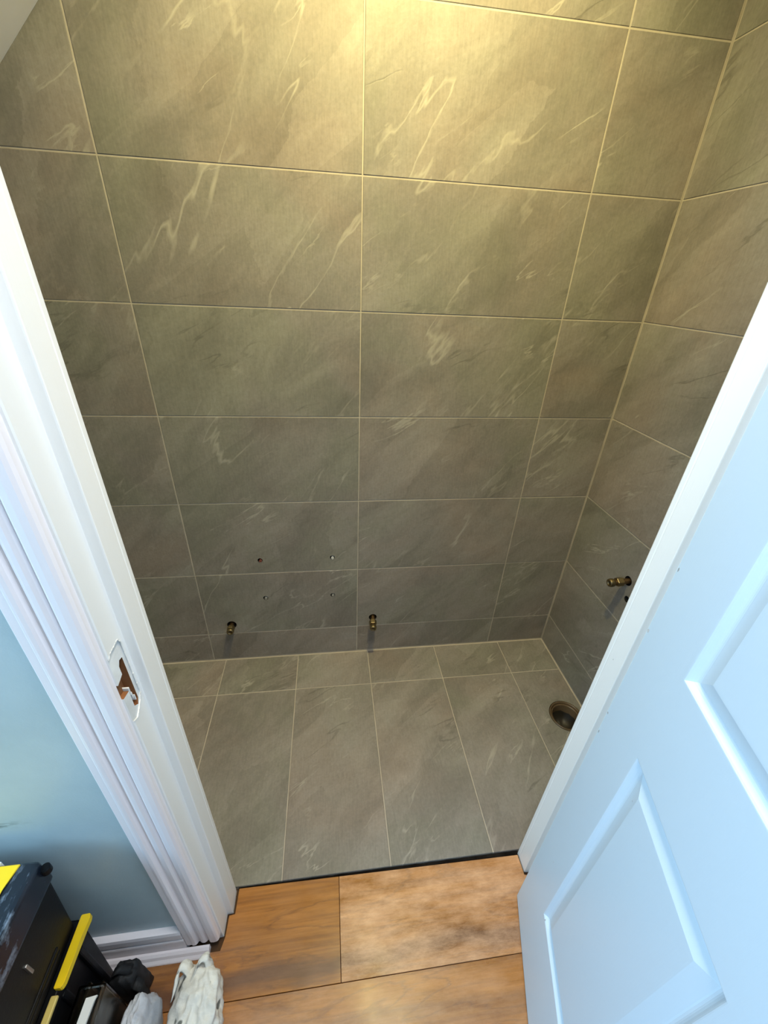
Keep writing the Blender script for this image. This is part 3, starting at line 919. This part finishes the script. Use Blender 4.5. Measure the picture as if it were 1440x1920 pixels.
def bag_shape_b(q, p):
    if p.z > 0.35:
        k_ = (p.z - 0.35)
        q.x += 0.035 * k_; q.y += 0.05 * k_
        q.x *= 1 - 0.35 * k_
    return q
bag = soft('carrier_bag', M_BAGW, (-0.4130, -1.012, 0.032), (0.054, 0.084, 0.072), 11, 0.13, 1.5, 0.10,
           'crumpled white carrier bag, stuffed full, on the laminate by the casing foot', 'bag', 5, 'plastic bags on the floor', bag_shape_b, boxy=0.3)
def handle_loop(parent, base0, base1, apex, wid, mat, name='handle'):
    """a limp strap: a flat ribbon bent over an arc"""
    bm = bmesh.new()
    n = 14
    prev = None
    b0, b1, ap = Vector(base0), Vector(base1), Vector(apex)
    for i in range(n + 1):
        t_ = i / n
        p = (1 - t_) ** 2 * b0 + 2 * t_ * (1 - t_) * (ap * 2 - (b0 + b1) / 2) + t_ ** 2 * b1
        d = Vector((0.3, 1, 0.2)).normalized() * wid * (0.7 + 0.5 * abs(t_ - .5))
        j_ = Vector((noise.noise(p * 70), noise.noise(p * 70 + Vector((3, 1, 2))), noise.noise(p * 70 + Vector((9, 4, 1))))) * 0.003
        u = Vector((0.0016, 0.0006, 0.0016))
        ring = [bm.verts.new(x) for x in (p - d + j_ - u, p + d + j_ - u, p + d + j_ + u, p - d + j_ + u)]
        if prev:
            for q in range(4): bm.faces.new((prev[q], prev[(q + 1) % 4], ring[(q + 1) % 4], ring[q]))
        else: bm.faces.new(ring)
        prev = ring
    bm.faces.new(prev)
    return obj(name, bm, mat, parent, smooth=True)
handle_loop(bag, (-0.010, 0.050, 0.090), (0.030, 0.062, 0.078), (0.016, 0.082, 0.120), 0.010, M_BAGW)
handle_loop(bag, (-0.040, 0.040, 0.085), (-0.012, 0.066, 0.080), (-0.032, 0.078, 0.104), 0.012, M_BAGW)
bag2 = soft('carrier_bag', M_BAGB, (-0.4985, -1.036, 0.082), (0.0225, 0.066, 0.108), 23, 0.12, 1.4, 0.08,
            'thin bluish-white plastic bag standing between the black pouch and the stuffed bag', 'bag', 5, 'plastic bags on the floor', boxy=0.4)

pouch = bpy.data.objects['tool_pouch']
handle_loop(pouch, (0.022, -0.012, 0.120), (0.034, -0.030, 0.004), (0.040, -0.026, 0.085), 0.010, M_SATIN, 'strap')
handle_loop(pouch, (-0.022, 0.000, 0.135), (0.016, 0.004, 0.130), (-0.004, -0.004, 0.165), 0.009, M_SATIN, 'strap')

# flakes knocked off the paint along the frame and the leaf's hinge edge
def flake(parent, p, sx, sz, d, mat):
    bm = bmesh.new()
    n = 7
    A = [bm.verts.new((p[0] + sx * math.cos(2 * math.pi * i / n) * random.uniform(.6, 1.1), p[1], p[2] + sz * math.sin(2 * math.pi * i / n) * random.uniform(.6, 1.1))) for i in range(n)]
    B = [bm.verts.new((v.co.x, p[1] - d, v.co.z)) for v in A]
    bm.faces.new(A); bm.faces.new(B)
    for i in range(n): bm.faces.new((A[i], A[(i + 1) % n], B[(i + 1) % n], B[i]))
    return obj('paint_flake', bm, mat, parent)
M_FLAKE = plain('grey_primer', (0.46, 0.48, 0.50), 0.6, var=0.3)
for z_, w_ in ((0.735, 0.003), (0.788, 0.003), (0.985, 0.004), (1.10, 0.0025)):
    flake(door, (0.004, 0.0004, z_), w_ * 0.8, 0.004, 0.0005, M_FLAKE)
for (x_, z_) in ((0.118, 0.238), (0.060, 0.36)):
    flake(door, (x_, 0.0009, z_), 0.0016, 0.0018, 0.0012, M_FLAKE)
